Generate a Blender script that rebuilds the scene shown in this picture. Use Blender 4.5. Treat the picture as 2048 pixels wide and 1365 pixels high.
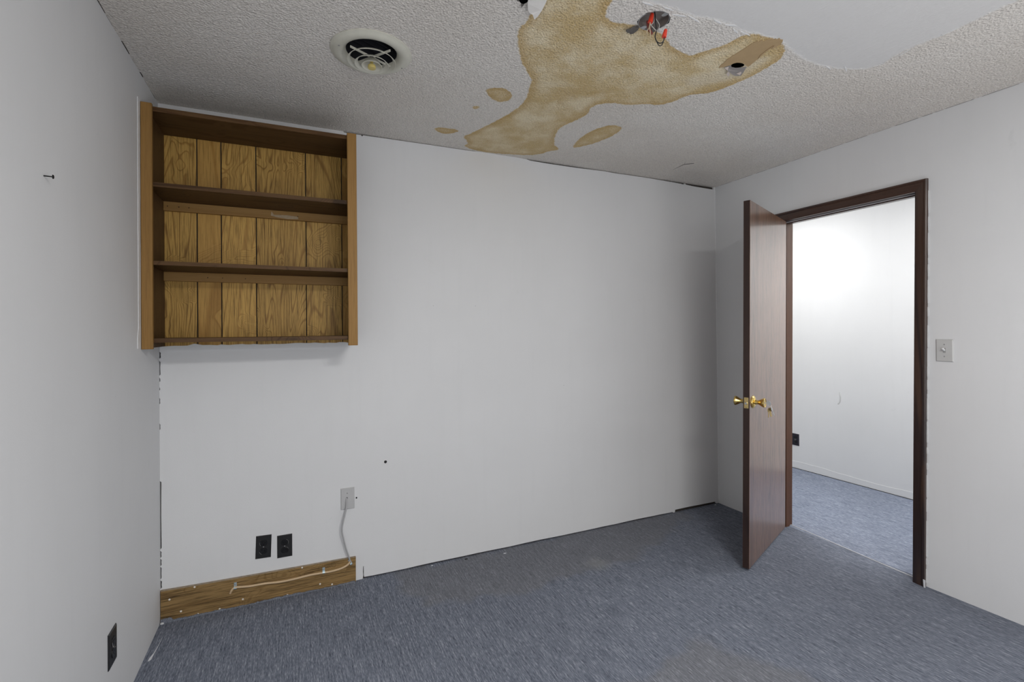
import bpy, bmesh, math, random
from mathutils import Vector, Matrix
from mathutils.geometry import tessellate_polygon
import numpy as np
random.seed(7)
for o in list(bpy.data.objects): bpy.data.objects.remove(o)
SC = bpy.context.scene; COL = SC.collection
PI = math.pi

# ------------------------------------------------------------------ room size
W, H, YR = 3.558, 2.44, -4.3          # room width, height, rear wall
HX = 4.95                             # far wall of the hall

# ------------------------------------------------------------------ camera
def rows():
    yaw, pit, rol = -0.4252, 0.0066, -0.0099
    out = []
    for e in ((1,0,0),(0,1,0),(0,0,1)):
        d = e
        c, s = math.cos(yaw), math.sin(yaw); x, y, z = c*d[0]+s*d[1], -s*d[0]+c*d[1], d[2]
        c, s = math.cos(pit), math.sin(pit); y, z = c*y+s*z, -s*y+c*z
        c, s = math.cos(rol), math.sin(rol); x, z = c*x+s*z, -s*x+c*z
        out.append((x, y, z))
    R = Matrix(out).transposed()      # rows: right, forward, up in world axes
    return R
R3 = rows()
cam_d = bpy.data.cameras.new('camera'); cam = bpy.data.objects.new('camera', cam_d); COL.objects.link(cam)
M3 = Matrix((R3[0], R3[2], -Vector(R3[1]))).transposed()
cam.matrix_world = Matrix.Translation((0.5715, -2.7606, 1.3563)) @ M3.to_4x4()
cam_d.sensor_width = 36; cam_d.sensor_fit = 'HORIZONTAL'
cam_d.lens = 969.38/2048*36; cam_d.shift_y = -29.78/2048; cam_d.clip_start = .02
SC.camera = cam

# ------------------------------------------------------------------ light and exposure
wd = bpy.data.worlds.new('world'); SC.world = wd; wd.use_nodes = True
wd.node_tree.nodes['Background'].inputs[0].default_value = (.75, .85, 1, 1)
wd.node_tree.nodes['Background'].inputs[1].default_value = .3
def area(name, loc, rot, sx, sy, power, col=(1,1,1), shape='RECTANGLE'):
    l = bpy.data.lights.new(name, 'AREA'); l.shape = shape; l.size = sx; l.size_y = sy
    l.energy = power; l.color = col
    o = bpy.data.objects.new(name, l); COL.objects.link(o); o.location = loc; o.rotation_euler = rot
    return o
area('ceiling_light', (1.55, -3.30, 2.425), (0, 0, 0), 0.80, 0.38, 58, (1, .985, .965))
area('rear_fill_light', (.85, YR+.06, 1.22), (math.radians(90), 0, 0), 1.45, 1.5, 21, (1, .995, .985))  # added fill from behind the camera, no known source
area('bounce_light', (2.35, -3.0, .55), (PI, 0, 0), .60, .60, 14, (1, .99, .975))  # unseen upward light added to brighten the ceiling
pl = bpy.data.lights.new('hall_lamp', 'POINT'); pl.energy = 6.5; pl.shadow_soft_size = .15; pl.color = (1, 1, 1)
plo = bpy.data.objects.new('hall_lamp', pl); COL.objects.link(plo); plo.location = (4.16, .14, 1.92)
area('hall_fill_far', (4.30, -1.75, 2.40), (0, 0, 0), 0.60, 1.20, 27, (1, 1, 1))  # added fill that lifts the lower hall wall and floor
area('hall_fill_near', (4.25, .35, 2.42), (0, 0, 0), 0.50, 0.60, 9, (1, 1, 1))  # second added hall fill, evens out the wall below the lamp
SC.view_settings.view_transform = 'Standard'; SC.view_settings.look = 'None'
SC.view_settings.gamma = 1; SC.view_settings.use_curve_mapping = False
SC.view_settings.exposure = -0.06

# ------------------------------------------------------------------ node helpers
class NT:
    def __init__(s, name):
        s.m = bpy.data.materials.new(name); s.m.use_nodes = True
        s.t = s.m.node_tree; s.b = s.t.nodes['Principled BSDF']
    def n(s, typ, **kw):
        nd = s.t.nodes.new(typ)
        for k, v in kw.items():
            if k.startswith('_'): setattr(nd, k[1:], v)
            else: nd.inputs[k].default_value = v
        return nd
    def l(s, a, b): s.t.links.new(a, b)
    def val(s, v):
        return v
    def math(s, op, a, b=None, c=None, clamp=False):
        nd = s.t.nodes.new('ShaderNodeMath'); nd.operation = op; nd.use_clamp = clamp
        for i, v in enumerate((a, b, c)):
            if v is None: continue
            if hasattr(v, 'links') or hasattr(v, 'is_linked'): s.l(v, nd.inputs[i])
            else: nd.inputs[i].default_value = v
        return nd.outputs[0]
    def mix(s, f, a, b, mode='MIX'):
        nd = s.t.nodes.new('ShaderNodeMix'); nd.data_type = 'RGBA'; nd.blend_type = mode
        for sock, v in ((nd.inputs[0], f), (nd.inputs[6], a), (nd.inputs[7], b)):
            if hasattr(v, 'is_linked'): s.l(v, sock)
            elif isinstance(v, (int, float)): sock.default_value = v
            else: sock.default_value = (*v, 1) if len(v) == 3 else v
        return nd.outputs[2]
    def ramp(s, f, stops, interp='LINEAR'):
        nd = s.t.nodes.new('ShaderNodeValToRGB'); cr = nd.color_ramp; cr.interpolation = interp
        while len(cr.elements) < len(stops): cr.elements.new(.5)
        for e, (p, c) in zip(cr.elements, stops):
            e.position = p; e.color = (*c, 1) if not isinstance(c, (int, float)) else (c, c, c, 1)
        s.l(f, nd.inputs[0]); return nd.outputs[0]
    def smooth(s, v, a, b):      # smoothstep map of v from a..b to 0..1
        nd = s.t.nodes.new('ShaderNodeMapRange'); nd.interpolation_type = 'SMOOTHSTEP'
        s.l(v, nd.inputs[0]); nd.inputs[1].default_value = a; nd.inputs[2].default_value = b
        return nd.outputs[0]
    def coord(s, kind='Object', scale=(1,1,1), loc=(0,0,0), per_object=0.0):
        tc = s.n('ShaderNodeTexCoord'); out = tc.outputs[kind]
        if kind == 'World': pass
        if per_object:
            oi = s.n('ShaderNodeObjectInfo'); vm = s.n('ShaderNodeVectorMath', _operation='SCALE')
            s.l(oi.outputs['Location'], vm.inputs[0]); vm.inputs['Scale'].default_value = per_object
            ad = s.n('ShaderNodeVectorMath', _operation='ADD'); s.l(out, ad.inputs[0]); s.l(vm.outputs[0], ad.inputs[1]); out = ad.outputs[0]
        mp = s.n('ShaderNodeMapping'); mp.inputs['Scale'].default_value = scale; mp.inputs['Location'].default_value = loc
        s.l(out, mp.inputs[0]); return mp.outputs[0]
    def noise(s, vec, scale, detail=2, rough=.5, dist=0.0):
        nd = s.n('ShaderNodeTexNoise', Scale=scale, Detail=detail, Roughness=rough, Distortion=dist)
        s.l(vec, nd.inputs['Vector']); return nd.outputs['Fac']
    def bump(s, h, strength, dist):
        nd = s.n('ShaderNodeBump', Strength=strength, Distance=dist); s.l(h, nd.inputs['Height'])
        s.l(nd.outputs[0], s.b.inputs['Normal']); return nd
    def set(s, col=None, rough=None, metal=None, spec=None):
        if col is not None:
            if hasattr(col, 'is_linked'): s.l(col, s.b.inputs['Base Color'])
            else: s.b.inputs['Base Color'].default_value = (*col, 1)
        if rough is not None:
            if hasattr(rough, 'is_linked'): s.l(rough, s.b.inputs['Roughness'])
            else: s.b.inputs['Roughness'].default_value = rough
        if metal is not None: s.b.inputs['Metallic'].default_value = metal
        if spec is not None: s.b.inputs['Specular IOR Level'].default_value = spec
        return s.m
    def attr(s, name):
        a = s.n('ShaderNodeAttribute'); a.attribute_name = name; return a.outputs['Fac']

def srgb(r, g, b):
    f = lambda c: (c/255/12.92 if c/255 <= .04045 else ((c/255+.055)/1.055)**2.4)
    return (f(r), f(g), f(b))

def plain(name, col, rough=.5, metal=0., var=.12, scale=40):
    t = NT(name); v = t.coord(); n = t.noise(v, scale, 3)
    c = t.mix(n, tuple(x*(1-var) for x in col), tuple(min(1, x*(1+var)) for x in col))
    return t.set(c, rough, metal)

def paint(name, col, flat=(1, 1, 1)):
    """painted panel wall: faint roller marks, scuffs and grime"""
    t = NT(name); v = t.coord()
    big = t.noise(v, 1.3, 3, .6); st = t.noise(t.coord(scale=(6, 6, .5)), 3, 4, .6)
    c = t.mix(t.smooth(big, .3, .7), tuple(x*.965 for x in col), col)
    c = t.mix(t.math('MULTIPLY', t.smooth(st, .5, .75), .10), c, tuple(x*.85 for x in col))
    sc = t.noise(v, 5.5, 5, .7, .6); c = t.mix(t.math('MULTIPLY', t.smooth(sc, .66, .78), .22), c, tuple(x*.72 for x in col))
    fine = t.noise(t.coord(scale=(1, 1, .35)), 26, 4, .75, 1.2); c = t.mix(t.math('MULTIPLY', t.smooth(fine, .72, .80), .30), c, tuple(x*.66 for x in col))
    h = t.math('ADD', t.noise(v, 220, 2), t.math('MULTIPLY', t.noise(v, 14, 2), .8))
    t.bump(h, .12, .002)
    return t.set(c, .62, spec=.35)

def wood(name, base, dark, light, axis='Z', rings=10, scale=7., stretch=.12, rough=.45, streak=.5, knots=True, contrast=.8, spec=.4):
    """contour-line grain running along the axis"""
    t = NT(name)
    sc = {'X': (stretch, 1, 1), 'Y': (1, stretch, 1), 'Z': (1, 1, stretch)}[axis]
    fs = {'X': (.03, 1, 1), 'Y': (1, .03, 1), 'Z': (1, 1, .03)}[axis]
    v = t.coord(scale=sc, per_object=13.7)
    n1 = t.noise(v, scale, 2, .45, .6)
    if knots:
        n2 = t.noise(t.coord(scale=(1, 1, 1), per_object=5.3), 5.0, 1, .4)
        n1 = t.math('ADD', n1, t.math('MULTIPLY', t.smooth(n2, .55, .85), .55))
    ring = t.math('FRACT', t.math('MULTIPLY', n1, rings))
    line = t.math('SUBTRACT', 1., t.math('MULTIPLY', t.smooth(ring, .60, .82), t.math('SUBTRACT', 1., t.smooth(ring, .86, 1.))))
    fine = t.noise(t.coord(scale=fs, per_object=3.1), 260, 3, .7)
    tone = t.noise(t.coord(scale=sc, per_object=21.), 3.2, 3, .5)
    c = t.mix(t.smooth(tone, .3, .7), dark, base)
    c = t.mix(t.math('MULTIPLY', line, contrast), c, light)
    blot = t.noise(t.coord(scale=sc, per_object=8.), 6.5, 3, .6, .8)
    c = t.mix(t.math('MULTIPLY', t.smooth(blot, .50, .72), contrast*.45), c, dark)
    c = t.mix(t.math('MULTIPLY', t.smooth(fine, .42, .72), streak), c, tuple(x*.45 for x in dark))
    if knots:
        c = t.mix(t.math('MULTIPLY', t.smooth(n2, .72, .80), .75), c, tuple(x*.35 for x in dark))
    t.bump(fine, .15, .0006)
    return t.set(c, rough, spec=spec)

# ------------------------------------------------------------------ materials
GREY = (.742, .748, .758)
M = {}
M['wall'] = paint('wall_paint', GREY)
M['hall_wall'] = paint('hall_wall_paint', (.84, .84, .835))
M['caulk'] = plain('caulk', (.80, .81, .82), .5)
M['void'] = plain('dark_gap', (.012, .011, .011), .9)
M['lath'] = plain('gap_timber', (.05, .042, .035), .85)

def ceiling_mat():
    t = NT('ceiling_texture'); v = t.coord()
    smooth = t.smooth(t.math('ADD', t.attr('patch'), t.math('MULTIPLY', t.math('SUBTRACT', t.noise(v, 30, 4, .65), .5), .035)), -.010, .012)
    sd = t.math('ADD', t.attr('stain'), t.math('MULTIPLY', t.math('SUBTRACT', t.noise(v, 38, 4, .6), .5), .022))
    stain = t.smooth(sd, -.004, .005)
    rim = t.math('MULTIPLY', stain, t.math('SUBTRACT', 1., t.smooth(sd, .004, .055)))
    blot = t.smooth(t.noise(v, 5.5, 4, .6), .35, .68)
    base = t.mix(t.smooth(t.noise(v, 1.6, 3), .3, .7), (.79, .745, .69), (.85, .815, .77))
    base = t.mix(smooth, base, (.71, .705, .70))
    tan = t.mix(blot, srgb(212, 188, 140), srgb(240, 226, 194))
    tan = t.mix(t.math('MULTIPLY', rim, .75), tan, srgb(198, 168, 114))
    speck = t.noise(v, 170, 3, .7)
    tan = t.mix(t.math('MULTIPLY', t.smooth(speck, .50, .66), .50), tan, srgb(160, 130, 84))
    tan = t.mix(t.math('MULTIPLY', t.smooth(t.noise(v, 130, 2, .6), .56, .68), .40), tan, srgb(240, 232, 212))
    tan = t.mix(t.math('MULTIPLY', t.smooth(t.noise(v, 3.6, 3, .6, .5), .56, .70), .35), tan, srgb(190, 158, 100))
    # pale ground inside the right lobe, where the water ran round the tear
    pale = t.smooth(t.attr('pale'), -.02, .03)
    tan = t.mix(t.math('MULTIPLY', pale, .6), tan, srgb(232, 222, 200))
    pit = t.n('ShaderNodeTexVoronoi', Scale=150, Randomness=1); t.l(v, pit.inputs['Vector'])
    base = t.mix(t.math('MULTIPLY', t.math('MULTIPLY', t.smooth(pit.outputs['Distance'], .35, .75), t.math('SUBTRACT', 1., smooth)), .24), base, (.36, .34, .32))
    c = t.mix(t.math('MULTIPLY', stain, t.math('SUBTRACT', 1., t.math('MULTIPLY', smooth, .85))), base, tan)
    # spatter relief: knocked-down blobs
    vo = t.n('ShaderNodeTexVoronoi', Scale=140, Randomness=1); vo.feature = 'SMOOTH_F1'; t.l(v, vo.inputs['Vector'])
    warp = t.noise(v, 185, 2, .6, .15)
    relief = t.math('ADD', t.math('MULTIPLY', t.math('SUBTRACT', .75, vo.outputs['Distance']), 1.1), t.math('MULTIPLY', warp, .9))
    rough_amt = t.math('SUBTRACT', 1., t.math('MULTIPLY', smooth, .94))
    edge = t.math('MULTIPLY', t.math('MULTIPLY', smooth, t.math('SUBTRACT', 1., smooth)), .7)
    trowel = t.math('MULTIPLY', t.noise(t.coord(scale=(1, .25, 1), loc=(0, 0, 0)), 22, 3, .6, .5), .5)
    hgt = t.math('ADD', t.math('MULTIPLY', relief, rough_amt), t.math('ADD', edge, t.math('MULTIPLY', trowel, smooth)))
    t.bump(hgt, 1., .0048)
    return t.set(c, .8, spec=.25)
M['ceiling'] = ceiling_mat()

def carpet_mat(name, mul=(1, 1, 1)):
    t = NT(name); v = t.coord()
    st = t.noise(t.coord(scale=(1, .13, 1)), 330, 2, .6, .25)
    st2 = t.noise(t.coord(scale=(1, .05, 1)), 170, 2, .5)
    gr = t.noise(v, 620, 2, .6)
    f = t.math('ADD', t.math('MULTIPLY', st, .50), t.math('ADD', t.math('MULTIPLY', st2, .36), t.math('MULTIPLY', gr, .16)))
    g = lambda c: tuple(x*m for x, m in zip(c, mul))
    c = t.ramp(f, [(.33, g((.050, .058, .080))), (.45, g((.135, .152, .194))), (.55, g((.205, .225, .275))), (.67, g((.39, .42, .475)))])
    # browner ground inside two outlines, edges broken up by noise
    wr = t.math('ADD', t.attr('worn'), t.math('MULTIPLY', t.math('SUBTRACT', t.noise(v, 4.5, 4, .6), .5), .30))
    c = t.mix(t.math('MULTIPLY', t.smooth(wr, -.03, .05), .60), c, t.mix(.5, c, (.20, .185, .165)))
    pl = t.math('ADD', t.attr('bleach'), t.math('MULTIPLY', t.math('SUBTRACT', t.noise(v, 30, 4, .7), .5), .10))
    c = t.mix(t.math('MULTIPLY', t.smooth(pl, -.02, .04), .30), c, (.33, .34, .33))
    big = t.noise(v, 1.1, 3, .5); c = t.mix(t.math('MULTIPLY', t.smooth(big, .3, .75), .14), c, (.05, .055, .07))
    t.bump(f, .6, .004)
    return t.set(c, .95, spec=.1)
M['carpet'] = carpet_mat('carpet_ribbed')
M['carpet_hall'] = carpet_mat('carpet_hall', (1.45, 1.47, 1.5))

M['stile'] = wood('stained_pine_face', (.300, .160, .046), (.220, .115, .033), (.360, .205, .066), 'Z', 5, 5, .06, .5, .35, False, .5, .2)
M['board_x'] = wood('stained_pine_board', (.095, .046, .017), (.052, .025, .010), (.150, .082, .034), 'X', 9, 6, .06, .5, .5, True, .5, .2)  # stain darkened further to carry the shade on the undersides
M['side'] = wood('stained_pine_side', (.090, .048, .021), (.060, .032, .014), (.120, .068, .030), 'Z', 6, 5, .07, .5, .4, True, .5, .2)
M['cleat'] = wood('pale_pine_cleat', (.330, .185, .060), (.28, .155, .048), (.38, .225, .080), 'X', 4, 5, .05, .5, .22, False, .5, .2)
M['plank'] = wood('printed_grain_plank', (.430, .240, .064), (.270, .145, .038), (.720, .460, .130), 'Z', 34, 4.2, .11, .45, .85, True, .55, .2)
M['plank_b'] = wood('printed_grain_plank_plain', (.430, .235, .060), (.310, .165, .042), (.56, .335, .095), 'Z', 12, 4, .08, .45, .55, True, .7, .2)
M['rawboard'] = wood('bare_fir_board', (.285, .175, .068), (.110, .068, .032), (.40, .265, .115), 'X', 24, 4, .09, .65, .95, True, .40, .15)
M['door'] = wood('mahogany_veneer', (.230, .120, .070), (.130, .064, .038), (.310, .180, .115), 'Z', 5, 12, .03, .34, 1., False, .45, .5)
_b = M['door'].node_tree.nodes['Principled BSDF']; _b.inputs['Coat Weight'].default_value = 1; _b.inputs['Coat Roughness'].default_value = .16; _b.inputs['Coat IOR'].default_value = 1.45
M['door_edge'] = wood('mahogany_edge', (.034, .018, .014), (.022, .012, .011), (.052, .027, .019), 'Z', 4, 8, .05, .35, .4, False, .4)
M['casing'] = wood('dark_casing', (.058, .030, .022), (.026, .016, .016), (.105, .058, .036), 'Z', 4, 9, .06, .28, .5, False, .45, .5)
M['casing_h'] = wood('dark_casing_head', (.062, .030, .020), (.030, .016, .015), (.095, .048, .030), 'Y', 4, 9, .06, .28, .5, False, .45, .5)
M['jamb'] = wood('reddish_jamb', (.095, .038, .018), (.060, .025, .013), (.130, .058, .030), 'Z', 4, 8, .05, .35, .4, False, .4)
M['brass'] = plain('polished_brass', (.83, .60, .20), .16, 1, .05)
M['brass_dull'] = plain('worn_brass', (.72, .55, .25), .35, 1, .2, 400)
M['steel'] = plain('steel', (.60, .62, .64), .3, 1, .1)
M['zinc'] = plain('zinc_clip', (.50, .60, .64), .4, .6)
M['box_metal'] = plain('box_metal', (.27, .235, .215), .6, .2, .3, 60)
M['black_plastic'] = plain('black_plastic', (.014, .014, .015), .38, 0, .2)
M['black_face'] = plain('black_receptacle', (.010, .010, .011), .25, 0, .2)
M['slot'] = plain('slot_dark', (.002, .002, .002), .9)
M['worn_rim'] = plain('paint_spattered_edge', (.30, .29, .28), .7, 0, .6, 300)
M['hall_plate'] = plain('dark_brown_plastic', (.018, .016, .024), .35)
M['vent'] = plain('vent_enamel', (.62, .61, .53), .45, 0, .10, 30)
M['vent_dark'] = plain('duct_dark', (.010, .011, .016), .8)
M['yellow_knob'] = plain('yellowed_knob', (.62, .50, .17), .45)
M['plate_grey'] = plain('painted_plate', (.50, .50, .505), .5, 0, .05)
M['switch'] = plain('switch_plate', (.54, .54, .535), .4, 0, .04)
M['screw_grey'] = plain('painted_screw', (.30, .30, .30), .5)
M['screw_white'] = plain('filled_screw_head', (.80, .76, .70), .6)
M['cable_cream'] = plain('cable_cream', (.60, .44, .27), .5, 0, .1)
M['cable_grey'] = plain('cable_painted_grey', (.40, .40, .41), .5, 0, .12)
M['red_nut'] = plain('red_wire_nut', (.75, .055, .025), .4, 0, .15)
M['wire_black'] = plain('black_wire', (.015, .017, .018), .4)
M['wire_white'] = plain('white_wire', (.50, .49, .46), .5)
M['wire_cream'] = plain('cream_cloth_wire', (.58, .47, .33), .6)
M['grey_lint'] = plain('torn_grey_gasket', (.10, .092, .085), .9, 0, .5, 200)
M['paper_brown'] = plain('torn_drywall_paper', srgb(180, 154, 116), .8, 0, .08, 30)
M['paper_grey'] = plain('torn_paper_grey', (.27, .25, .24), .8, 0, .2)
M['paper_pink'] = plain('torn_paper_core', (.62, .54, .50), .8, 0, .1)
M['paper_white'] = plain('peeled_paint_flap', (.78, .76, .73), .6, 0, .04)
M['nail'] = plain('dark_nail', (.02, .02, .022), .4, .7)
M['chip_white'] = plain('plaster_crumb', (.68, .69, .72), .8)
M['chip_dark'] = plain('dark_crumb', (.03, .03, .03), .8)
M['seam'] = plain('seam_strip', (.62, .63, .66), .35)
M['outside'] = plain('shell', (.3, .3, .3), .9)

# ------------------------------------------------------------------ object helpers
WLOC = {}
def mk(name, bm, mat, parent=None, base=None, kind=None, label=None, smooth=False):
    """bm is in world coordinates; the object's origin goes to its base, the mesh follows"""
    vs = [v.co for v in bm.verts]
    lo = Vector((min(v[i] for v in vs) for i in range(3))); hi = Vector((max(v[i] for v in vs) for i in range(3)))
    o0 = Vector(base) if base else Vector(((lo.x+hi.x)/2, (lo.y+hi.y)/2, lo.z))
    bmesh.ops.translate(bm, verts=bm.verts, vec=-o0)
    bmesh.ops.recalc_face_normals(bm, faces=bm.faces)
    me = bpy.data.meshes.new(name); bm.to_mesh(me); bm.free()
    if smooth:
        me.polygons.foreach_set('use_smooth', [True]*len(me.polygons))
        try: me.set_sharp_from_angle(angle=math.radians(38))
        except Exception: pass
    for m in (mat if isinstance(mat, (list, tuple)) else [mat]): me.materials.append(m)
    o = bpy.data.objects.new(name, me); COL.objects.link(o)
    WLOC[o.name] = o0
    if parent: o.parent = parent; o.location = o0-WLOC[parent.name]
    else: o.location = o0
    if kind: o['kind'] = kind
    if label: o['label'] = label
    return o
def thing(name, loc, label, cat, group=None):
    o = bpy.data.objects.new(name, None); COL.objects.link(o); o.location = loc; o.empty_display_size = .05
    WLOC[o.name] = Vector(loc); o['label'] = label; o['category'] = cat
    if group: o['group'] = group
    return o
def tag(o, label, cat, group=None):
    o['label'] = label; o['category'] = cat
    if group: o['group'] = group
    return o
def NB(): return bmesh.new()
def box(bm, lo, hi, bev=0., mi=0, seg=1):
    lo, hi = Vector(lo), Vector(hi)
    r = bmesh.ops.create_cube(bm, size=1, matrix=Matrix.Translation((lo+hi)/2) @ Matrix.Diagonal((*(hi-lo), 1)))
    vs = r['verts']; fs = list({f for v in vs for f in v.link_faces})
    if bev:
        es = list({e for v in vs for e in v.link_edges})
        fs = bmesh.ops.bevel(bm, geom=es, offset=bev, segments=seg, affect='EDGES')['faces']
    for f in fs: f.material_index = mi
    return bm
def poly(bm, pts, vec, mi=0):
    """flat (possibly concave) outline extruded along vec"""
    tri = tessellate_polygon([[Vector(p) for p in pts]])
    a = [bm.verts.new(p) for p in pts]; b = [bm.verts.new(Vector(p)+Vector(vec)) for p in pts]
    for t in tri:
        try:
            bm.faces.new([a[i] for i in t]).material_index = mi; bm.faces.new([b[i] for i in reversed(t)]).material_index = mi
        except ValueError: pass
    n = len(pts)
    for i in range(n): bm.faces.new((a[i], a[(i+1) % n], b[(i+1) % n], b[i])).material_index = mi
    return bm
def lathe(bm, prof, mat4=Matrix.Identity(4), seg=40, closed=False):
    """prof: (r, h) pairs, turned about +Z of mat4"""
    rings = []
    for r, h in prof:
        if r < 1e-6: rings.append([bm.verts.new(mat4 @ Vector((0, 0, h)))])
        else: rings.append([bm.verts.new(mat4 @ Vector((r*math.cos(2*PI*k/seg), r*math.sin(2*PI*k/seg), h))) for k in range(seg)])
    pairs = list(zip(rings, rings[1:])) + ([(rings[-1], rings[0])] if closed else [])
    for a, b in pairs:
        for k in range(seg):
            k2 = (k+1) % seg
            if len(a) == 1 and len(b) == 1: continue
            if len(a) == 1: bm.faces.new((a[0], b[k], b[k2]))
            elif len(b) == 1: bm.faces.new((a[k], b[0], a[k2]))
            else: bm.faces.new((a[k], b[k], b[k2], a[k2]))
    return bm
def tube(bm, pts, r, seg=10, sub=6):
    """smooth tube through points (Catmull-Rom); r a number or one per point"""
    P = [Vector(p) for p in pts]; n = len(P); rr = r if isinstance(r, (list, tuple)) else [r]*n
    C, Rr = [], []
    for i in range(n-1):
        p0, p1, p2, p3 = P[max(i-1, 0)], P[i], P[i+1], P[min(i+2, n-1)]
        for k in range(sub):
            t = k/sub; C.append(.5*((2*p1)+(p2-p0)*t+(2*p0-5*p1+4*p2-p3)*t*t+(3*p1-p0-3*p2+p3)*t**3)); Rr.append(rr[i]*(1-t)+rr[i+1]*t)
    C.append(P[-1]); Rr.append(rr[-1])
    up = Vector((.3, .2, 1)).normalized(); rings = []
    for i, c in enumerate(C):
        d = (C[min(i+1, len(C)-1)]-C[max(i-1, 0)]).normalized()
        x = (up - d*up.dot(d))
        if x.length < .05: x = Vector((1, 0, 0)) - d*d.x
        x.normalize(); y = d.cross(x); up = x
        rings.append([bm.verts.new(c + (x*math.cos(2*PI*k/seg)+y*math.sin(2*PI*k/seg))*Rr[i]) for k in range(seg)])
    for a, b in zip(rings, rings[1:]):
        for k in range(seg): bm.faces.new((a[k], b[k], b[(k+1) % seg], a[(k+1) % seg]))
    bm.faces.new(rings[0][::-1]); bm.faces.new(rings[-1])
    return bm
def frame(origin, x, y, z):
    m = Matrix((x, y, z)).transposed().to_4x4(); m.translation = Vector(origin); return m
def put(bm, mat4):
    bmesh.ops.transform(bm, matrix=mat4, verts=bm.verts); return bm

def sdf(px, py, poly_pts):
    """signed distance to a polygon, positive inside (numpy)"""
    P = np.array(poly_pts); n = len(P); d = np.full(px.shape, 1e9); ins = np.zeros(px.shape, bool)
    for i in range(n):
        a, b = P[i], P[(i+1) % n]; e = b-a
        wx, wy = px-a[0], py-a[1]; t = np.clip((wx*e[0]+wy*e[1])/(e@e+1e-12), 0, 1)
        d = np.minimum(d, np.hypot(wx-t*e[0], wy-t*e[1]))
        c = ((a[1] > py) != (b[1] > py)) & (px < e[0]*(py-a[1])/(e[1] if abs(e[1]) > 1e-12 else 1e-12)+a[0]); ins ^= c
    return np.where(ins, d, -d)
def smooth_poly(p, it=1):
    for _ in range(it):
        q = []
        for i in range(len(p)):
            a, b = p[i], p[(i+1) % len(p)]
            q += [(a[0]*.75+b[0]*.25, a[1]*.75+b[1]*.25), (a[0]*.25+b[0]*.75, a[1]*.25+b[1]*.75)]
        p = q
    return p
def grid(name, xs, ys, z, mat, attrs, holes=(), kind='structure', base=None, flip=False):
    nx, ny = len(xs), len(ys); X, Y = np.meshgrid(xs, ys); X = X.ravel().copy(); Y = Y.ravel().copy()
    idx = np.arange(nx*ny).reshape(ny, nx)
    q = np.stack([idx[:-1, :-1], idx[:-1, 1:], idx[1:, 1:], idx[1:, :-1]], -1).reshape(-1, 4)
    for hp in holes:
        cx, cy = X[q].mean(1), Y[q].mean(1); keep = sdf(cx, cy, hp) < 0
        cut = set(q[~keep].ravel().tolist()); q = q[keep]
        rim = np.array(sorted(cut & set(q.ravel().tolist())))
        P = np.array(hp)
        for i in rim:                       # pull the rim vertices onto the outline
            best = None
            for k in range(len(P)):
                a, b = P[k], P[(k+1) % len(P)]; e = b-a; w = np.array([X[i], Y[i]])-a
                t = min(1, max(0, (w@e)/(e@e))); c = a+e*t; dd = np.hypot(X[i]-c[0], Y[i]-c[1])
                if best is None or dd < best[0]: best = (dd, c)
            X[i], Y[i] = best[1]
    if flip: q = q[:, ::-1]
    bx, by = (base or (xs[0], ys[0]))
    me = bpy.data.meshes.new(name)
    co = np.stack([X-bx, Y-by, np.zeros_like(X)], -1)
    me.vertices.add(len(co)); me.vertices.foreach_set('co', co.ravel())
    me.loops.add(q.size); me.loops.foreach_set('vertex_index', q.ravel().astype(np.int32))
    me.polygons.add(len(q)); me.polygons.foreach_set('loop_start', (np.arange(len(q))*4).astype(np.int32))
    me.polygons.foreach_set('loop_total', np.full(len(q), 4, np.int32)); me.update(calc_edges=True); me.validate()
    for an, fn in attrs.items():
        at = me.attributes.new(an, 'FLOAT', 'POINT'); at.data.foreach_set('value', fn(X, Y).astype(np.float32))
    me.materials.append(mat)
    o = bpy.data.objects.new(name, me); COL.objects.link(o); o.location = (bx, by, z); o['kind'] = kind
    WLOC[o.name] = Vector((bx, by, z)); return o

# ================================================================== SETTING
# ---- ceiling with its stain, the smooth repair and three real holes
STAIN = [(1.31, -1.60), (1.317, -1.381), (1.32, -1.291), (1.329, -1.233), (1.317, -1.197), (1.337, -1.141), (1.385, -1.055), (1.437, -0.98), (1.496, -0.92), (1.53, -0.881), (1.549, -0.813), (1.585, -0.698), (1.579, -0.598), (1.55, -0.475), (1.5, -0.318), (1.472, -0.234), (1.445, -0.185), (1.49, -0.133), (1.507, -0.092), (1.493, -0.053), (1.582, -0.012), (1.681, -0.009), (1.804, -0.033), (1.926, -0.066), (1.986, -0.119), (1.995, -0.168), (2.05, -0.218), (2.015, -0.256), (1.98, -0.275), (1.92, -0.393), (1.888, -0.504), (1.919, -0.606), (1.94, -0.691), (1.903, -0.783), (1.964, -0.849), (2.062, -0.857), (2.13, -0.903), (2.208, -0.919), (2.246, -0.98), (2.253, -1.053), (2.339, -1.106), (2.367, -1.193), (2.387, -1.281), (2.387, -1.39), (2.368, -1.453), (2.327, -1.492), (2.264, -1.515), (2.189, -1.52), (2.113, -1.507), (2.093, -1.458), (2.09, -1.415), (2.04, -1.338), (2.022, -1.304), (1.993, -1.307), (1.916, -1.321), (1.863, -1.352), (1.805, -1.377), (1.758, -1.378), (1.713, -1.378), (1.663, -1.372), (1.61, -1.355), (1.559, -1.377), (1.54, -1.452), (1.512, -1.60)]
S1 = [(1.365, -0.734), (1.395, -0.756), (1.446, -0.778), (1.488, -0.751), (1.516, -0.711), (1.502, -0.651), (1.454, -0.642), (1.398, -0.687)]
S2 = [(1.373, -0.545), (1.385, -0.568), (1.411, -0.561), (1.407, -0.53), (1.385, -0.527)]
S3 = [(1.27, -0.228), (1.29, -0.257), (1.4, -0.262), (1.402, -0.227), (1.347, -0.174), (1.291, -0.194)]
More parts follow.
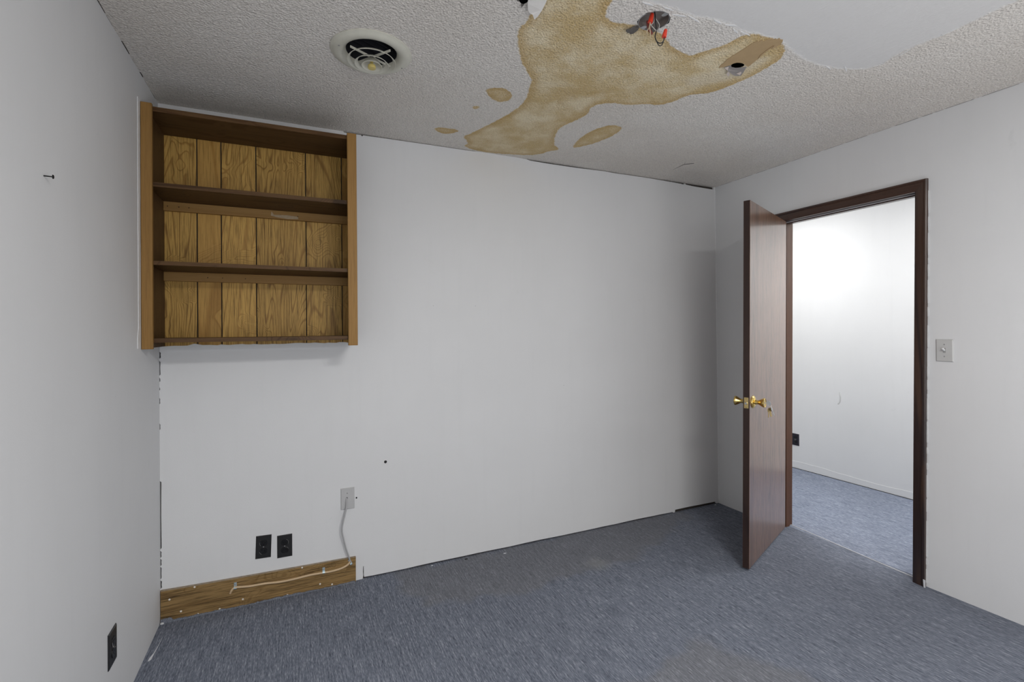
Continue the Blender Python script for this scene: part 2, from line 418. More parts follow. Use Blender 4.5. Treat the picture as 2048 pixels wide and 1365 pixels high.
S4 = [(2.107, -0.269), (2.074, -0.356), (2.062, -0.506), (2.092, -0.605), (2.142, -0.647), (2.199, -0.636), (2.219, -0.588), (2.218, -0.497), (2.19, -0.389), (2.148, -0.32)]
PATCH = [(1.50, -1.60), (1.588, -1.496), (1.667, -1.490), (1.745, -1.498), (1.839, -1.493), (1.914, -1.508), (1.982, -1.516), (2.049, -1.500), (2.124, -1.508), (2.192, -1.517), (2.285, -1.512), (2.404, -1.476), (2.512, -1.464), (2.635, -1.467), (2.766, -1.511), (2.814, -1.561), (2.775, -1.637), (2.785, -1.733), (2.792, -1.837), (2.79, -1.947), (2.785, -2.046), (2.7, -2.4), (1.6, -2.4)]
PALE = [(2.12, -1.16), (2.20, -1.10), (2.28, -1.16), (2.33, -1.25), (2.345, -1.38), (2.31, -1.44), (2.28, -1.38), (2.25, -1.32), (2.19, -1.24)]
HOLE2 = [(2.228, -1.320), (2.228, -1.332), (2.234, -1.342), (2.252, -1.348), (2.268, -1.348), (2.281, -1.343), (2.284, -1.330), (2.279, -1.322), (2.263, -1.312), (2.241, -1.310)]
HOLE3 = [(1.255, -1.328), (1.268, -1.317), (1.278, -1.314), (1.287, -1.328), (1.284, -1.352), (1.264, -1.362), (1.250, -1.350)]
VC = (0.859, -0.826); BC = (1.738, -1.421)
circ = lambda c, r, n=40: [(c[0]+r*math.cos(2*PI*k/n), c[1]+r*math.sin(2*PI*k/n)) for k in range(n)]
BOXH = [(BC[0]+(.0565+.004*random.uniform(-1, 1))*math.cos(2*PI*k/26), BC[1]+(.0535+.004*random.uniform(-1, 1))*math.sin(2*PI*k/26)) for k in range(26)]
st_s = smooth_poly(STAIN, 1)
def f_stain(X, Y):
    d = sdf(X, Y, st_s)
    for s in (S1, S2, S3, S4): d = np.maximum(d, sdf(X, Y, smooth_poly(s, 1)))
    return d
fx = np.concatenate([np.arange(0, 1.0, .02), np.arange(1.0, 2.9, .008), np.arange(2.9, W+.02, .02)])
fx[-1] = W+.001
fy = np.concatenate([np.arange(YR, -1.9, .04), np.arange(-1.9, -.0, .008), [0.012]])
# finer columns around the vent are not needed: its flange covers the cut
ceil = grid('ceiling', fx, fy, H, M['ceiling'],
            {'stain': f_stain, 'patch': lambda X, Y: sdf(X, Y, smooth_poly(PATCH, 1)), 'pale': lambda X, Y: sdf(X, Y, smooth_poly(PALE, 1))},
            holes=[circ(VC, .105), BOXH, HOLE2, HOLE3], flip=True)
mk('roof_void', box(NB(), (-.2, YR-.2, H+.30), (5.2, 2.9, H+.36)), M['void'], kind='structure')

# ---- carpets
BROWN1 = [(1.05, -0.02), (1.15, -0.42), (1.55, -0.50), (2.021, -0.46), (2.337, -0.45), (2.787, -0.30), (3.15, -0.12), (3.15, 0.02), (1.05, .02)]
BROWN2 = [(1.45, -1.45), (1.60, -1.25), (1.819, -1.234), (2.143, -1.169), (2.214, -1.184), (2.276, -1.286), (2.40, -1.45), (2.5, -1.9), (1.4, -1.9)]
BLEACH = [(2.08, -0.36), (2.197, -0.32), (2.26, -0.46), (2.137, -0.50)]
floor = grid('floor', np.linspace(0, 3.635, 120), np.linspace(YR, .01, 140), 0, M['carpet'],
             {'worn': lambda X, Y: np.maximum(sdf(X, Y, BROWN1), sdf(X, Y, BROWN2)), 'bleach': lambda X, Y: sdf(X, Y, BLEACH)})
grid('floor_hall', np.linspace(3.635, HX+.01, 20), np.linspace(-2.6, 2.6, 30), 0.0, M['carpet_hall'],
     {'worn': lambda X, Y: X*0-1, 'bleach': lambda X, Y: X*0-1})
seam = NB()
poly(seam, [(3.668, -.512, 0.0), (3.664, -.512, 0.0), (3.640, -.80, 0), (3.618, -1.05, 0), (3.600, -1.288, 0.0), (3.605, -1.288, 0.0), (3.622, -1.05, 0), (3.645, -.80, 0)], (0, 0, .0035))
mk('trim_2', seam, M['seam'], kind='structure')
mk('subfloor', box(NB(), (-.2, YR-.2, -.06), (5.2, 2.9, -.004)), M['outside'], kind='structure')

# ---- walls
def wall_outline_back():
    pts = []
    # bottom edge, left to right
    pts += [(.0, .0), (.879, .0), (.912, .001), (.9145, .018), (.9135, .040), (.9148, .068), (.9175, .070), (.9182, .045), (.9176, .02), (.920, .010)]
    x = .96
    while x < 3.08:
        pts.append((x, .0085+random.uniform(-.0015, .0015))); x += random.uniform(.05, .12)
    pts += [(3.098, .006), (3.104, .001), (3.118, .001), (3.122, .019), (3.25, .020), (3.40, .018), (3.520, .017), (3.53, .002), (3.556, .002)]
    # right side and top edge, right to left
    pts += [(3.556, H), (3.542, H), (3.540, H-.0185), (3.42, H-.0170), (3.33, H-.0155), (3.285, H-.0125), (3.262, H-.0105), (3.258, H-.003), (3.250, H-.003), (3.246, H-.012), (3.235, H-.013), (3.215, H-.0105)]
    for x, g in ((3.15, .0085), (3.0, .006), (2.9, .0045), (2.72, .005), (2.6, .006), (2.54, .003), (2.52, .004), (2.3, .0085), (2.1, .009), (1.96, .007), (1.93, .001), (1.85, .0), (1.60, .0), (1.585, .0025), (1.3, .0035), (1.10, .0045), (.932, .006), (.928, .013), (.920, .006), (.86, .0075), (.832, .006), (.828, .0005), (.5, .0), (.1, .0)):
        pts.append((x, H-g))
    pts += [(.012, H), (.0, H)]
    # left edge going down, with the dashed open joint
    z = 1.27
    pts += [(.0, 1.272)]
    segs = [(1.268, 1.235, .006), (1.225, 1.155, .0045), (1.145, 1.125, .004), (1.10, 1.085, .003), (1.05, 1.02, .003), (.93, .90, .003), (.66, .34, .0055), (.333, .300, .005), (.296, .262, .005), (.258, .20, .005), (.195, .155, .006)]
    for a, b, g in segs: pts += [(.0, a), (g, a-.006), (g*.8, (a+b)/2), (g, b+.004), (.0, b)]
    return pts
mk('wall_back', poly(NB(), [(x, 0, z) for x, z in wall_outline_back()], (0, .012, 0)), M['wall'], kind='structure', base=(W/2, 0, 0))
wb = bpy.data.objects['wall_back']
fr = NB(); box(fr, (-.14, .016, -.05), (W+.12, .05, H+.1)); mk('trim_3', fr, M['lath'], kind='structure')
# ragged lower paint line under the shelf unit: the paint runs up over the paneling's foot
rag = [(.004, 1.270), (.86, 1.270), (.855, 1.290), (.83, 1.296)]
x = .80
while x > .08:
    rag.append((x, 1.2945+random.uniform(-.002, .0025)+(.006 if abs(x-.145) < .02 else 0))); x -= random.uniform(.012, .035)
rag += [(.060, 1.294), (.030, 1.2925), (.004, 1.290)]
mk('paint_edge', poly(NB(), [(a, -.0065, b) for a, b in rag], (0, .0066, 0)), M['wall'], wb)

lw = NB(); box(lw, (-.12, YR, 0), (0, .016, H)); mk('wall_left', lw, M['wall'], kind='structure'); wl = bpy.data.objects['wall_left']
cz = NB(); pts = []
zs = np.linspace(1.293, 2.322, 40)
for z_ in zs: pts.append((0, -.306-.002*random.random(), z_))
for i, z_ in enumerate(zs[::-1]): pts.append((0, -.340+.003*random.random()+(-.014 if i > 36 else 0), z_))
poly(cz, pts, (.0018, 0, 0)); mk('caulk_strip', cz, M['caulk'], wl)
# two dark creases and a scuff are left to the paint; a plaster crumb sits in the corner foot

# right wall with its leaning doorway
DL0, DL1, DR1, DR0, DH = -.508, -.543, -1.330, -1.292, 2.062
rw = NB()
out = [(YR, 0), (DR0, 0), (DR1, DH), (DL1, DH), (DL0, 0), (.016, 0), (.016, H), (YR, H)]
poly(rw, [(W, y, z) for y, z in out], (.12, 0, 0)); mk('wall_right', rw, M['wall'], kind='structure')
# rear wall behind the camera; its unseen window is added for the fill
rr = NB(); wy0, wy1, wz0, wz1 = .12, 1.60, .45, 2.0
for lo, hi in (((0, 0), (wy0, H)), ((wy1, 0), (W, H)), ((wy0, 0), (wy1, wz0)), ((wy0, wz1), (wy1, H))):
    box(rr, (lo[0], YR-.12, lo[1]), (hi[0], YR, hi[1]))
mk('wall_rear', rr, M['wall'], kind='structure')
wf = NB()
for lo, hi in (((wy0-.06, wz0-.06), (wy1+.06, wz0)), ((wy0-.06, wz1), (wy1+.06, wz1+.06)), ((wy0-.06, wz0), (wy0, wz1)), ((wy1, wz0), (wy1+.06, wz1)), (((wy0+wy1)/2-.02, wz0), ((wy0+wy1)/2+.02, wz1))):
    box(wf, (lo[0], YR+.001, lo[1]), (hi[0], YR+.018, hi[1]))
win = mk('fill_window_1', wf, M['caulk'], kind='structure')
gt = NT('window_glass'); gt.b.inputs['Transmission Weight'].default_value = 1; gt.set((.95, .97, .97), .02)
mk('pane', box(NB(), (wy0, YR-.06, wz0), (wy1, YR-.055, wz1)), gt.m, win)

# hall
mk('wall_hall', box(NB(), (HX, -2.6, 0), (HX+.1, 2.6, H)), M['hall_wall'], kind='structure'); wh = bpy.data.objects['wall_hall']
mk('wall_hall_near', box(NB(), (W+.12, -2.7, 0), (HX+.1, -2.6, H)), M['hall_wall'], kind='structure')
mk('wall_hall_far', box(NB(), (W+.12, 2.6, 0), (HX+.1, 2.7, H)), M['hall_wall'], kind='structure')
mk('wall_hall_side', box(NB(), (W+.0, .016, 0), (W+.12, 2.6, H)), M['hall_wall'], kind='structure')
mk('ceiling_hall', box(NB(), (W+.12, -2.6, H), (HX+.1, 2.6, H+.05)), M['hall_wall'], kind='structure')
# hall wall foot: a patched bottom band, slightly proud, and the dark joint to the carpet
hb = NB()
pts = [(HX, 2.5, .004), (HX, -2.5, .004)]; y = -2.5
while y < 2.5: pts.append((HX, y, .060+.010*math.sin(y*5)+random.uniform(-.003, .003))); y += .06
poly(hb, pts, (-.0025, 0, 0)); mk('baseboard_hall', hb, M['hall_wall'], kind='structure')
mk('trim_4', box(NB(), (HX-.006, -2.5, 0), (HX, 2.5, .0035)), M['void'], kind='structure')

# squiggle scuff on the hall wall, bright corner bead, dark joints under the ceiling
q = NB(); tube(q, [(HX-.0002, -.060, .775), (HX-.0006, -.068, .735), (HX-.0006, -.066, .70), (HX-.0006, -.052, .672), (HX-.0002, -.040, .672)], [.001, .004, .004, .004, .001], 6, 4); mk('scuff_mark', q, plain('scuff_grey', (.62, .62, .60), .6), wh)
q = NB(); poly(q, [(W-.0035, -.0, .02), (W-.0035, -.0, H-.003), (W-.001, -.0035, H-.003), (W-.001, -.0035, .02)], (0, -.0012, 0)); mk('corner_bead', q, M['caulk'], wb)
def joint(a, b, out, rr):
    q = NB(); a, b, out = Vector(a), Vector(b), Vector(out); t = 0.
    while t < 1:
        L = random.uniform(.01, .05); r = random.uniform(*rr)
        if r > 0:
            p0, p1 = a.lerp(b, t), a.lerp(b, min(1, t+L)); poly(q, [p0, p0+out*r, (p0+p1)/2+out*r*1.4, p1+out*r, p1], (0, 0, -.0006))
        t += L+random.uniform(0, .012)
    return q
mk('joint_crack', joint((.0, -2.2, H), (.0, -.05, H), (1, 0, 0), (-.0010, .0032)), M['lath'], ceil)
mk('joint_crack', joint((W, -3.0, H), (W, -.03, H), (-1, 0, 0), (.0004, .0022)), M['lath'], ceil)

# ---- door frame: casings, jambs, stop
tf = bpy.data.objects.new('trim_1', None); COL.objects.link(tf); tf.location = (W, (DL0+DR0)/2, 0); tf['kind'] = 'structure'; WLOC['trim_1'] = Vector(tf.location)
prof = [(0, .003), (.0, .009), (.004, .0115), (.012, .0125), (.034, .0150), (.040, .0165), (.0415, .0145), (.044, .0145), (.0455, .018), (.052, .0185), (.056, .0160), (.056, 0), (0, 0)]
def casing(name, a, b, oa, ob, mat):
    """a, b: inner corner points (y,z); oa, ob: outward directions for the profile width"""
    bm = NB(); A = [bm.verts.new((W-h, a[0]+oa[0]*u, a[1]+oa[1]*u)) for u, h in prof]; B = [bm.verts.new((W-h, b[0]+ob[0]*u, b[1]+ob[1]*u)) for u, h in prof]
    n = len(prof)
    for i in range(n): bm.faces.new((A[i], A[(i+1) % n], B[(i+1) % n], B[i]))
    bm.faces.new(A[::-1]); bm.faces.new(B); return mk(name, bm, mat, tf)
iL0, iL1, iR1, iR0 = (DL0+.0, 0), (DL1+.0, 2.058), (DR1+.006, 2.056), (DR0+.006, 0)
casing('casing', iL0, iL1, (1, 0), (1, 1), M['casing'])
casing('casing', iL1, iR1, (1, 1), (-1, 1), M['casing_h'])
casing('casing', iR0, iR1, (-1, 0), (-1, 1), M['casing'])
def lean(p0, p1, y_in, th, x0, x1, z0, z1):     # upright board following the frame's lean
    bm = NB(); poly(bm, [(x0, p0, z0), (x0, p0+th, z0), (x0, p1+th, z1), (x0, p1, z1)], (x1-x0, 0, 0)); return bm
mk('jamb', lean(DL0-.006, DL1-.006, 0, .0062, W-.002, W+.122, 0, 2.06), M['jamb'], tf)
mk('jamb', lean(DR0-.0002, DR1-.0002, 0, .0062, W-.002, W+.122, 0, 2.06), M['casing'], tf)
mk('head_jamb', box(NB(), (W-.002, DR1+.004, 2.058), (W+.122, DL1-.004, 2.0625)), M['casing_h'], tf)
mk('door_stop', lean(DL0-.018, DL1-.018, 0, .012, W+.045, W+.08, 0, 2.058), M['jamb'], tf)
mk('door_stop', box(NB(), (W+.045, DR1+.006, 2.046), (W+.08, DL1-.006, 2.058)), M['casing_h'], tf)
mk('head_strip', box(NB(), (W+.040, DR1+.008, 2.0525), (W+.045, DL1-.008, 2.0575)), M['seam'], tf, label='thin white strip along the head stop')  # thin whitish strip set along the front of the head stop
# strike-side scuffs of wall paint along the casing
sp = NB()
z = .02
while z < 2.08:
    hgt = random.uniform(.02, .12); t = z/2.06
    yy = DR0+(DR1-DR0)*t-.050
    poly(sp, [(W-.001, yy-.003-random.uniform(.001, .004), z), (W-.001, yy-.008, z+hgt*.5), (W-.001, yy-.0045, z+hgt), (W-.001, yy, z+hgt), (W-.001, yy, z)], (-.0015, 0, 0)); z += hgt+random.uniform(0, .05)
mk('paint_smear', sp, M['caulk'], tf)
cp = NB(); poly(cp, [(W-.0185, DR0-.049, .0), (W-.0185, DR0-.056, .0), (W-.0185, DR0-.0565, .038), (W-.0185, DR0-.047, .040)], (-.003, 0, 0)); mk('plaster_blob', cp, M['chip_white'], tf)

# ================================================================== DOOR LEAF
ANG = math.radians(23); DLEN, DTH, DZ0, DZ1 = .76, .035, .012, 2.056
Hc = Vector((3.568, -.545, 0)); du = Vector((-math.cos(ANG), -math.sin(ANG), 0)); dn = Vector((-math.sin(ANG), math.cos(ANG), 0))
DM = frame(Hc, du, dn, Vector((0, 0, 1)))       # local x: along the leaf, y: through it to the room face, z: up
SH = Matrix.Identity(4); SH[1][2] = -.038/2.056  # the whole frame leans a little
DT = SH @ DM
leaf = put(box(NB(), (0, 0, DZ0), (DLEN, DTH, DZ1), .0012), DT)
for f in leaf.faces:
    c = DT.inverted() @ f.calc_center_median()
    f.material_index = 0 if (c.y < .0008 or c.y > DTH-.0008) else 1
door = mk('door_1', leaf, [M['door'], M['door_edge']], kind='structure')
KX, KZ = DLEN-.060, .935
# latch plate on the free edge
lp = box(NB(), (DLEN-.0002, .006, KZ-.030), (DLEN+.0016, .029, KZ+.030), .0006); latch = mk('latch_plate', put(lp, DT), M['brass_dull'], door)
mk('latch_bolt', put(lathe(NB(), [(0, .010), (.0055, .010), (.0075, .002), (.0075, 0), (0, 0)], frame((DLEN+.0012, .0175, KZ-.002), Vector((0, 1, 0)), Vector((0, 0, 1)), Vector((1, 0, 0))), 20), DT), M['steel'], latch, smooth=True)
for dz in (-.023, .023): mk('screw', put(lathe(NB(), [(0, .0012), (.0028, .0008), (.0032, 0)], frame((DLEN+.0014, .0175, KZ+dz), Vector((0, 1, 0)), Vector((0, 0, 1)), Vector((1, 0, 0))), 12), DT), M['brass'], latch)
ros = [(0, .0), (.035, .0), (.0355, .002), (.033, .006), (.026, .010), (.017, .012), (.0, .012)]
neck = [(0, .010), (.0135, .010), (.0120, .022), (.0115, .028), (.0, .028)]
tulip = [(0, .026), (.0115, .026), (.013, .032), (.019, .042), (.0245, .052), (.0265, .058), (.0262, .061), (.0235, .0625), (.0215, .0605), (.010, .0605), (.0, .0605)]
for side, base_y, sgn in (('hall', 0.0, -1), ('room', DTH, 1)):
    F = frame((KX, base_y, KZ), Vector((1, 0, 0)), Vector((0, 0, -sgn)), Vector((0, sgn, 0)))
    k = mk('door_knob', put(lathe(NB(), tulip, F, 40), DT), M['brass'], door, smooth=True)
    mk('rosette', put(lathe(NB(), ros, F, 40), DT), M['brass'], k, smooth=True)
    mk('knob_neck', put(lathe(NB(), neck, F, 32), DT), M['brass'], k, smooth=True)
# keys hanging from the key in the lock (hall side)
kp = DT @ Vector((KX, -.0605, KZ))
keys = thing('key_ring', kp, 'brass and silver keys on a ring hanging from the open door\'s brass knob', 'keys')
out_d = -dn
def KF(origin, ax, up):  # frame with z = blade direction (down), x = flat width
    z = Vector(up).normalized(); x = (Vector(ax)-z*Vector(ax).dot(z)).normalized(); return frame(origin, x, z.cross(x), z)
def key_mesh(F, flip=1):
    bm = NB()
    bow = [(.0115*math.cos(a), .0115*math.sin(a)*.85) for a in np.linspace(PI*.62, PI*2.38, 16)]
    blade = [(.0050, .012), (.0050, .036), (.0015, .041), (-.0050, .038), (-.0050, .033), (-.0032, .031), (-.0050, .029), (-.003, .0265), (-.0050, .024), (-.0034, .022), (-.0050, .020), (-.0050, .012)]
    bow = [(a, b-.0) for a, b in bow]
    pts = [(x*flip, 0, z) for x, z in [(p[0], p[1]) for p in [(.0135*math.cos(a), -.0115*math.sin(a)) for a in np.linspace(-PI*.38+0, PI*1.38, 16)]]]
    pts += [(x*flip, 0, z) for x, z in reversed(blade)]
    poly(bm, [(p[0], -.001, p[2]) for p in pts], (0, .002, 0)); return put(bm, F)
inserted = mk('key', key_mesh(KF(kp+out_d*.019, (0, 0, 1), -out_d)), M['steel'], keys, label='steel key turned in the lock')
rb = NB(); rc = kp+out_d*.020+Vector((0.006, 0, -.016)); ringp = [rc+Vector((math.cos(a)*.013, 0.001*math.sin(a), math.sin(a)*.015)) for a in np.linspace(0, 2*PI, 17)]
tube(rb, ringp, .0010, 6, 3); mk('split_ring', rb, M['steel'], keys, smooth=True)
low = rc+Vector((0, 0, -.015))
mk('key', key_mesh(KF(low+Vector((-.012, -.003, -.006)), (1, .3, 0), (-.02, 0, -1))), M['brass_dull'], keys, label='worn brass key')
mk('key', key_mesh(KF(low+Vector((.004, .002, -.006)), (1, -.2, 0), (.30, 0, -1)), -1), M['brass_dull'], keys, label='worn brass key')
mk('key', key_mesh(KF(low+Vector((.010, -.006, -.002)), (1, .5, 0), (.55, 0, -1))), M['steel'], keys, label='silver key')
# hinges (seen edge-on behind the leaf)
for hz in (.25, 1.05, 1.85):
    hb_ = NB(); lathe(hb_, [(0, 0), (.006, 0), (.006, .09), (0, .09)], Matrix.Translation((-.004, DTH+.004, hz)), 14); box(hb_, (-.002, .004, hz), (.0, DTH+.002, hz+.09)); mk('hinge', put(hb_, DT), M['brass_dull'], door)

# ================================================================== WALL SHELF UNIT
FY = -.305                                 # face of the stiles
us = thing('wall_shelf', (.43, -.15, 1.288), 'brown stained pine shelf unit fixed high in the left corner of the room', 'shelf')
ZT, ZB = 2.318, 1.288
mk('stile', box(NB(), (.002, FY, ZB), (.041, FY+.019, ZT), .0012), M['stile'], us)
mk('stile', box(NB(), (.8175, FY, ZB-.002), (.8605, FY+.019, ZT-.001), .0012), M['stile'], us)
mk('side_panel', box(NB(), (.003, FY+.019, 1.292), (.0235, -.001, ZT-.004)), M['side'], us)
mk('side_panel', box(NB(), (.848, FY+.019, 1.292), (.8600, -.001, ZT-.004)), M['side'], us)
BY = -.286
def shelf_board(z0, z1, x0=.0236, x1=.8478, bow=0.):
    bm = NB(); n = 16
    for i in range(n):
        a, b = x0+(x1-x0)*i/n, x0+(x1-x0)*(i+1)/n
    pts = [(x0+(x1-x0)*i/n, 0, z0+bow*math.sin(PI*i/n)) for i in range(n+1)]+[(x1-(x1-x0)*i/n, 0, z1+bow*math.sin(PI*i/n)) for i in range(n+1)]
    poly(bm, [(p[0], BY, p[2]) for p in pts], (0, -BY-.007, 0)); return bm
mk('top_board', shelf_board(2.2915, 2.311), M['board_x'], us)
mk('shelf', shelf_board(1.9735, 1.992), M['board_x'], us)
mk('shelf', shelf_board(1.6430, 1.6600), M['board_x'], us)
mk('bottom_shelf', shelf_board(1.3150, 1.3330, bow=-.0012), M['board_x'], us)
for z1, z0, lab in ((1.9733, 1.931, 'pale cleat with a whitish scrape under the upper shelf'), (1.6428, 1.600, None)):
    c = mk('cleat', box(NB(), (.0237, -.026, z0), (.8477, -.0072, z1), .001), M['cleat'], us, label=lab)
    for x_ in ((.04, .085, .125, .52, .60) if lab else (.20, .262, .36)):
        mk('nail_hole', put(lathe(NB(), [(0, .0006), (.0022, .0005), (.0024, 0)], frame((x_, -.0262, (z0+z1)/2-.001), Vector((1, 0, 0)), Vector((0, 0, 1)), Vector((0, -1, 0))), 8), Matrix.Identity(4)), M['slot'], c)
    if lab:
        sc_ = NB(); poly(sc_, [(.475, -.0262, 1.945), (.478, -.0262, 1.966), (.49, -.0262, 1.950), (.55, -.0262, 1.953), (.60, -.0262, 1.949), (.603, -.0262, 1.937), (.55, -.0262, 1.934), (.50, -.0262, 1.939)], (0, -.0006, 0)); mk('scrape', sc_, plain('scrape_pale', (.40, .31, .20), .7, 0, .25, 90), c)
ed = [.0236, .155, .256, .408, .639, .817, .8478]
for i in range(6):
    a, b = ed[i]+(.0024 if i else 0), ed[i+1]-(.0024 if i < 5 else 0)
    mk('plank', box(NB(), (a, -.0062, 1.285), (b, -.0020, 2.2914), .0006), M['plank_b'] if i in (1, 5) else M['plank'], us)
mk('backing', box(NB(), (.022, -.0019, 1.289), (.849, -.0002, 2.305)), M['void'], us)

# ================================================================== BACK WALL FOOT BOARD, CABLE, CLIPS
bb = NB(); n = 34; pts = [(.002, 0, .001)]
pts = [(.875, 0, -.002), (.8755, 0, .1335), (.60, 0, .1375), (.37, 0, .1415), (.15, 0, .146), (.002, 0, .150), (.002, 0, -.002)]
poly(bb, [(x_, -.0105, z_) for x_, _, z_ in pts], (0, .010, 0)); base = mk('baseboard_back', bb, M['rawboard'], kind='structure')
te = NB(); poly(te, [(x_, -.0108, z_) for x_, z_ in ((.003, .1465), (.15, .1425), (.37, .1385), (.60, .1348), (.874, .131), (.874, .1338), (.60, .1380), (.37, .142), (.15, .1465), (.003, .1505))], (0, .0106, 0)); mk('top_edge', te, plain('board_edge_lit', (.30, .24, .17), .7, 0, .5, 60), base, label='top edge coloured paler for the light on it')  # pale strip paints the light caught along the board's top
for x_, z_ in ((.082, .036), (.037, .102), (.339, .032), (.539, .006), (.695, .027), (.754, .012), (.137, .138), (.609, .131), (.24, .008), (.15, .006)):
    mk('screw', lathe(NB(), [(0, .0004), (.0012, .0006), (.0016, .0016), (.0040, .0012), (.0045, 0)], frame((x_, -.0105, z_), Vector((1, 0, 0)), Vector((0, 0, 1)), Vector((0, -1, 0))), 14), M['screw_white'], base)
# the carpet's cut edge laps up on the board here and there
lap = NB(); x = .004; up_ = []
while x < .872: up_.append((x, -.0122, .001+.0045*abs(math.sin(x*9))*(1.7 if x < .1 else 1)+random.uniform(0, .004)+(.014 if x < .05 else 0))); x += .008
poly(lap, [(.004, -.0122, -.004)]+up_+[(.872, -.0122, -.004)], (0, -.006, 0)); mk('carpet_lap', lap, M['carpet'], floor)

CAB = [(0.831, 0.456), (0.828, 0.414), (0.82, 0.38), (0.807, 0.328), (0.804, 0.289), (0.812, 0.247), (0.822, 0.2), (0.839, 0.143), (0.846, 0.117)]
CAB2 = [(0.846, 0.117), (0.831, 0.1), (0.795, 0.088), (0.745, 0.084), (0.708, 0.085), (0.647, 0.087), (0.575, 0.083), (0.505, 0.083), (0.437, 0.090), (0.37, 0.092), (0.317, 0.099), (0.300, 0.097), (0.290, 0.087), (0.285, 0.074)]
yy1 = [-.004, -.022, -.030, -.033, -.032, -.029, -.025, -.020, -.0160]
cable = thing('cable', (.57, -.015, .074), 'thin cable running from the blank cover plate down and along the bare wood board', 'cable')
cab_pts = [(x_-.012*0, y_, z_) for (x_, z_), y_ in zip(CAB, yy1)]
mk('upper_run', tube(NB(), cab_pts, .0042, 10, 6), M['cable_grey'], cable, smooth=True, label='grey painted upper length of the cable')
mk('lower_run', tube(NB(), [(x_, -.0158 if i < 13 else -.012, z_) for i, (x_, z_) in enumerate(CAB2)], .0054, 10, 6), M['cable_cream'], cable, smooth=True, label='cream lower length of the cable')
def clip(x_, z_, label, tilt=0):
    c = thing('cable_clip', (x_, -.0105, z_), label, 'clip')
    F = Matrix.Translation((x_, -.0107, z_)) @ Matrix.Rotation(tilt, 4, 'Y') @ Matrix.Scale(1.35, 4)
    mk('tab', put(box(NB(), (-.0045, -.001, .002), (.0045, 0, .018), .0003), F), M['zinc'], c)
    sd = NB(); pr_ = [(0, .0045), (-.006, .0040), (-.0088, 0), (-.006, -.0045), (0, -.0052)]
    a = [sd.verts.new((-.0045, y_, z2)) for y_, z2 in pr_]; b = [sd.verts.new((.0045, y_, z2)) for y_, z2 in pr_]
    for i in range(4): sd.faces.new((a[i], a[i+1], b[i+1], b[i]))
    mk('saddle', put(sd, F), M['zinc'], c)
    mk('nail_head', lathe(NB(), [(0, .0016), (.002, .0012), (.0026, 0)], F @ frame((0, -.001, .011), Vector((1, 0, 0)), Vector((0, 0, 1)), Vector((0, -1, 0))), 12), M['steel'], c)
clip(.307, .098, 'small metal clip holding the left end of the cream cable')
clip(.713, .086, 'small metal clip in the middle right of the bare board above the cable')
clip(.851, .104, 'small metal clip at the bend where the cable meets the board', -.5)

# ================================================================== PLATES AND OUTLETS
def plate_mesh(F, w, h, th=.0045, bev=.003):
    bm = NB(); hw, hh = w/2, h/2
    lv = [(0, 0), (0, th*.45), (bev, th)]
    rings = [[bm.verts.new((sx*(hw-i), sy*(hh-i), d)) for sx, sy in ((-1, -1), (1, -1), (1, 1), (-1, 1))] for i, d in lv]
    for a, b in zip(rings, rings[1:]):
        for k in range(4): bm.faces.new((a[k], a[(k+1) % 4], b[(k+1) % 4], b[k]))
    bm.faces.new(rings[-1]); bm.faces.new(rings[0][::-1]); return put(bm, F)
def screw_mesh(F, r=.0032, slot=True):
    bm = lathe(NB(), [(0, .0012), (r*.7, .0011), (r, .0003), (r, 0)], Matrix.Identity(4), 14)
    if slot: box(bm, (-r*.85, -.0004, .0012), (r*.85, .0004, .0015))
    return put(bm, F)
def outlet(name, F, label, plate_m, group=None, w=.070, h=.114, spatter=True):
    t = thing(name, F @ Vector((0, -h/2, 0)), label, 'outlet', group)
    mk('cover_plate', plate_mesh(F, w, h), plate_m, t)
    for s in (1, -1):
        bm = NB(); pts = []                     # duplex face: round with flattened top and bottom
        for k in range(36):
            a = 2*PI*k/36; x_ = .0172*math.cos(a); y_ = max(-.0142, min(.0142, .0172*math.sin(a))); pts.append((x_, y_+s*.0195, .0045))
        poly(bm, pts, (0, 0, .0022)); rec = mk('receptacle', put(bm, F), M['black_face'], t)
        if spatter:                              # worn bright edge, part way round
            rim = NB(); a0 = random.uniform(0, 6); ar = [a0+i*.13 for i in range(random.choice((9, 14)))]
            q = [(.0174*math.cos(a), max(-.0144, min(.0144, .0174*math.sin(a)))+s*.0195, .0068) for a in ar]
            tube(rim, q, .00045, 5, 1); mk('worn_edge', put(rim, F), M['worn_rim'], rec)
        for x0, x1, y0, y1 in ((-.0075, -.0055, -.001, .0065), (.0055, .0075, -.001, .0055)):
            mk('slot', put(box(NB(), (x0, s*.0195+y0, .0066), (x1, s*.0195+y1, .0072)), F), M['slot'], rec)
        mk('ground_hole', put(lathe(NB(), [(0, .0006), (.0024, .0005), (.0025, 0)], Matrix.Translation((0, s*.0195-.0075, .0066)), 10), F), M['slot'], rec)
    mk('screw', screw_mesh(F @ Matrix.Translation((0, 0, .0045)), .0028), M['screw_grey'], t)
    return t
X, Y, Z = Vector((1, 0, 0)), Vector((0, 1, 0)), Vector((0, 0, 1))
FB = lambda x_, z_, rot=0: frame((x_, 0, z_), X, Z, -Y) @ Matrix.Rotation(rot, 4, 'Z')
outlet('wall_outlet', FB(.431, .270, -.035), 'black duplex outlet on the back wall, left one of the pair above the bare board', M['black_plastic'], 'paired black outlets on the back wall')
outlet('wall_outlet', FB(.528, .2555, .0), 'black duplex outlet on the back wall, right one of the pair nearer the cable', M['black_plastic'], 'paired black outlets on the back wall')
outlet('wall_outlet', frame((0, -.671, .281), Y, Z, X), 'black duplex outlet low on the left wall near the carpet', M['black_plastic'], w=.080, h=.120)
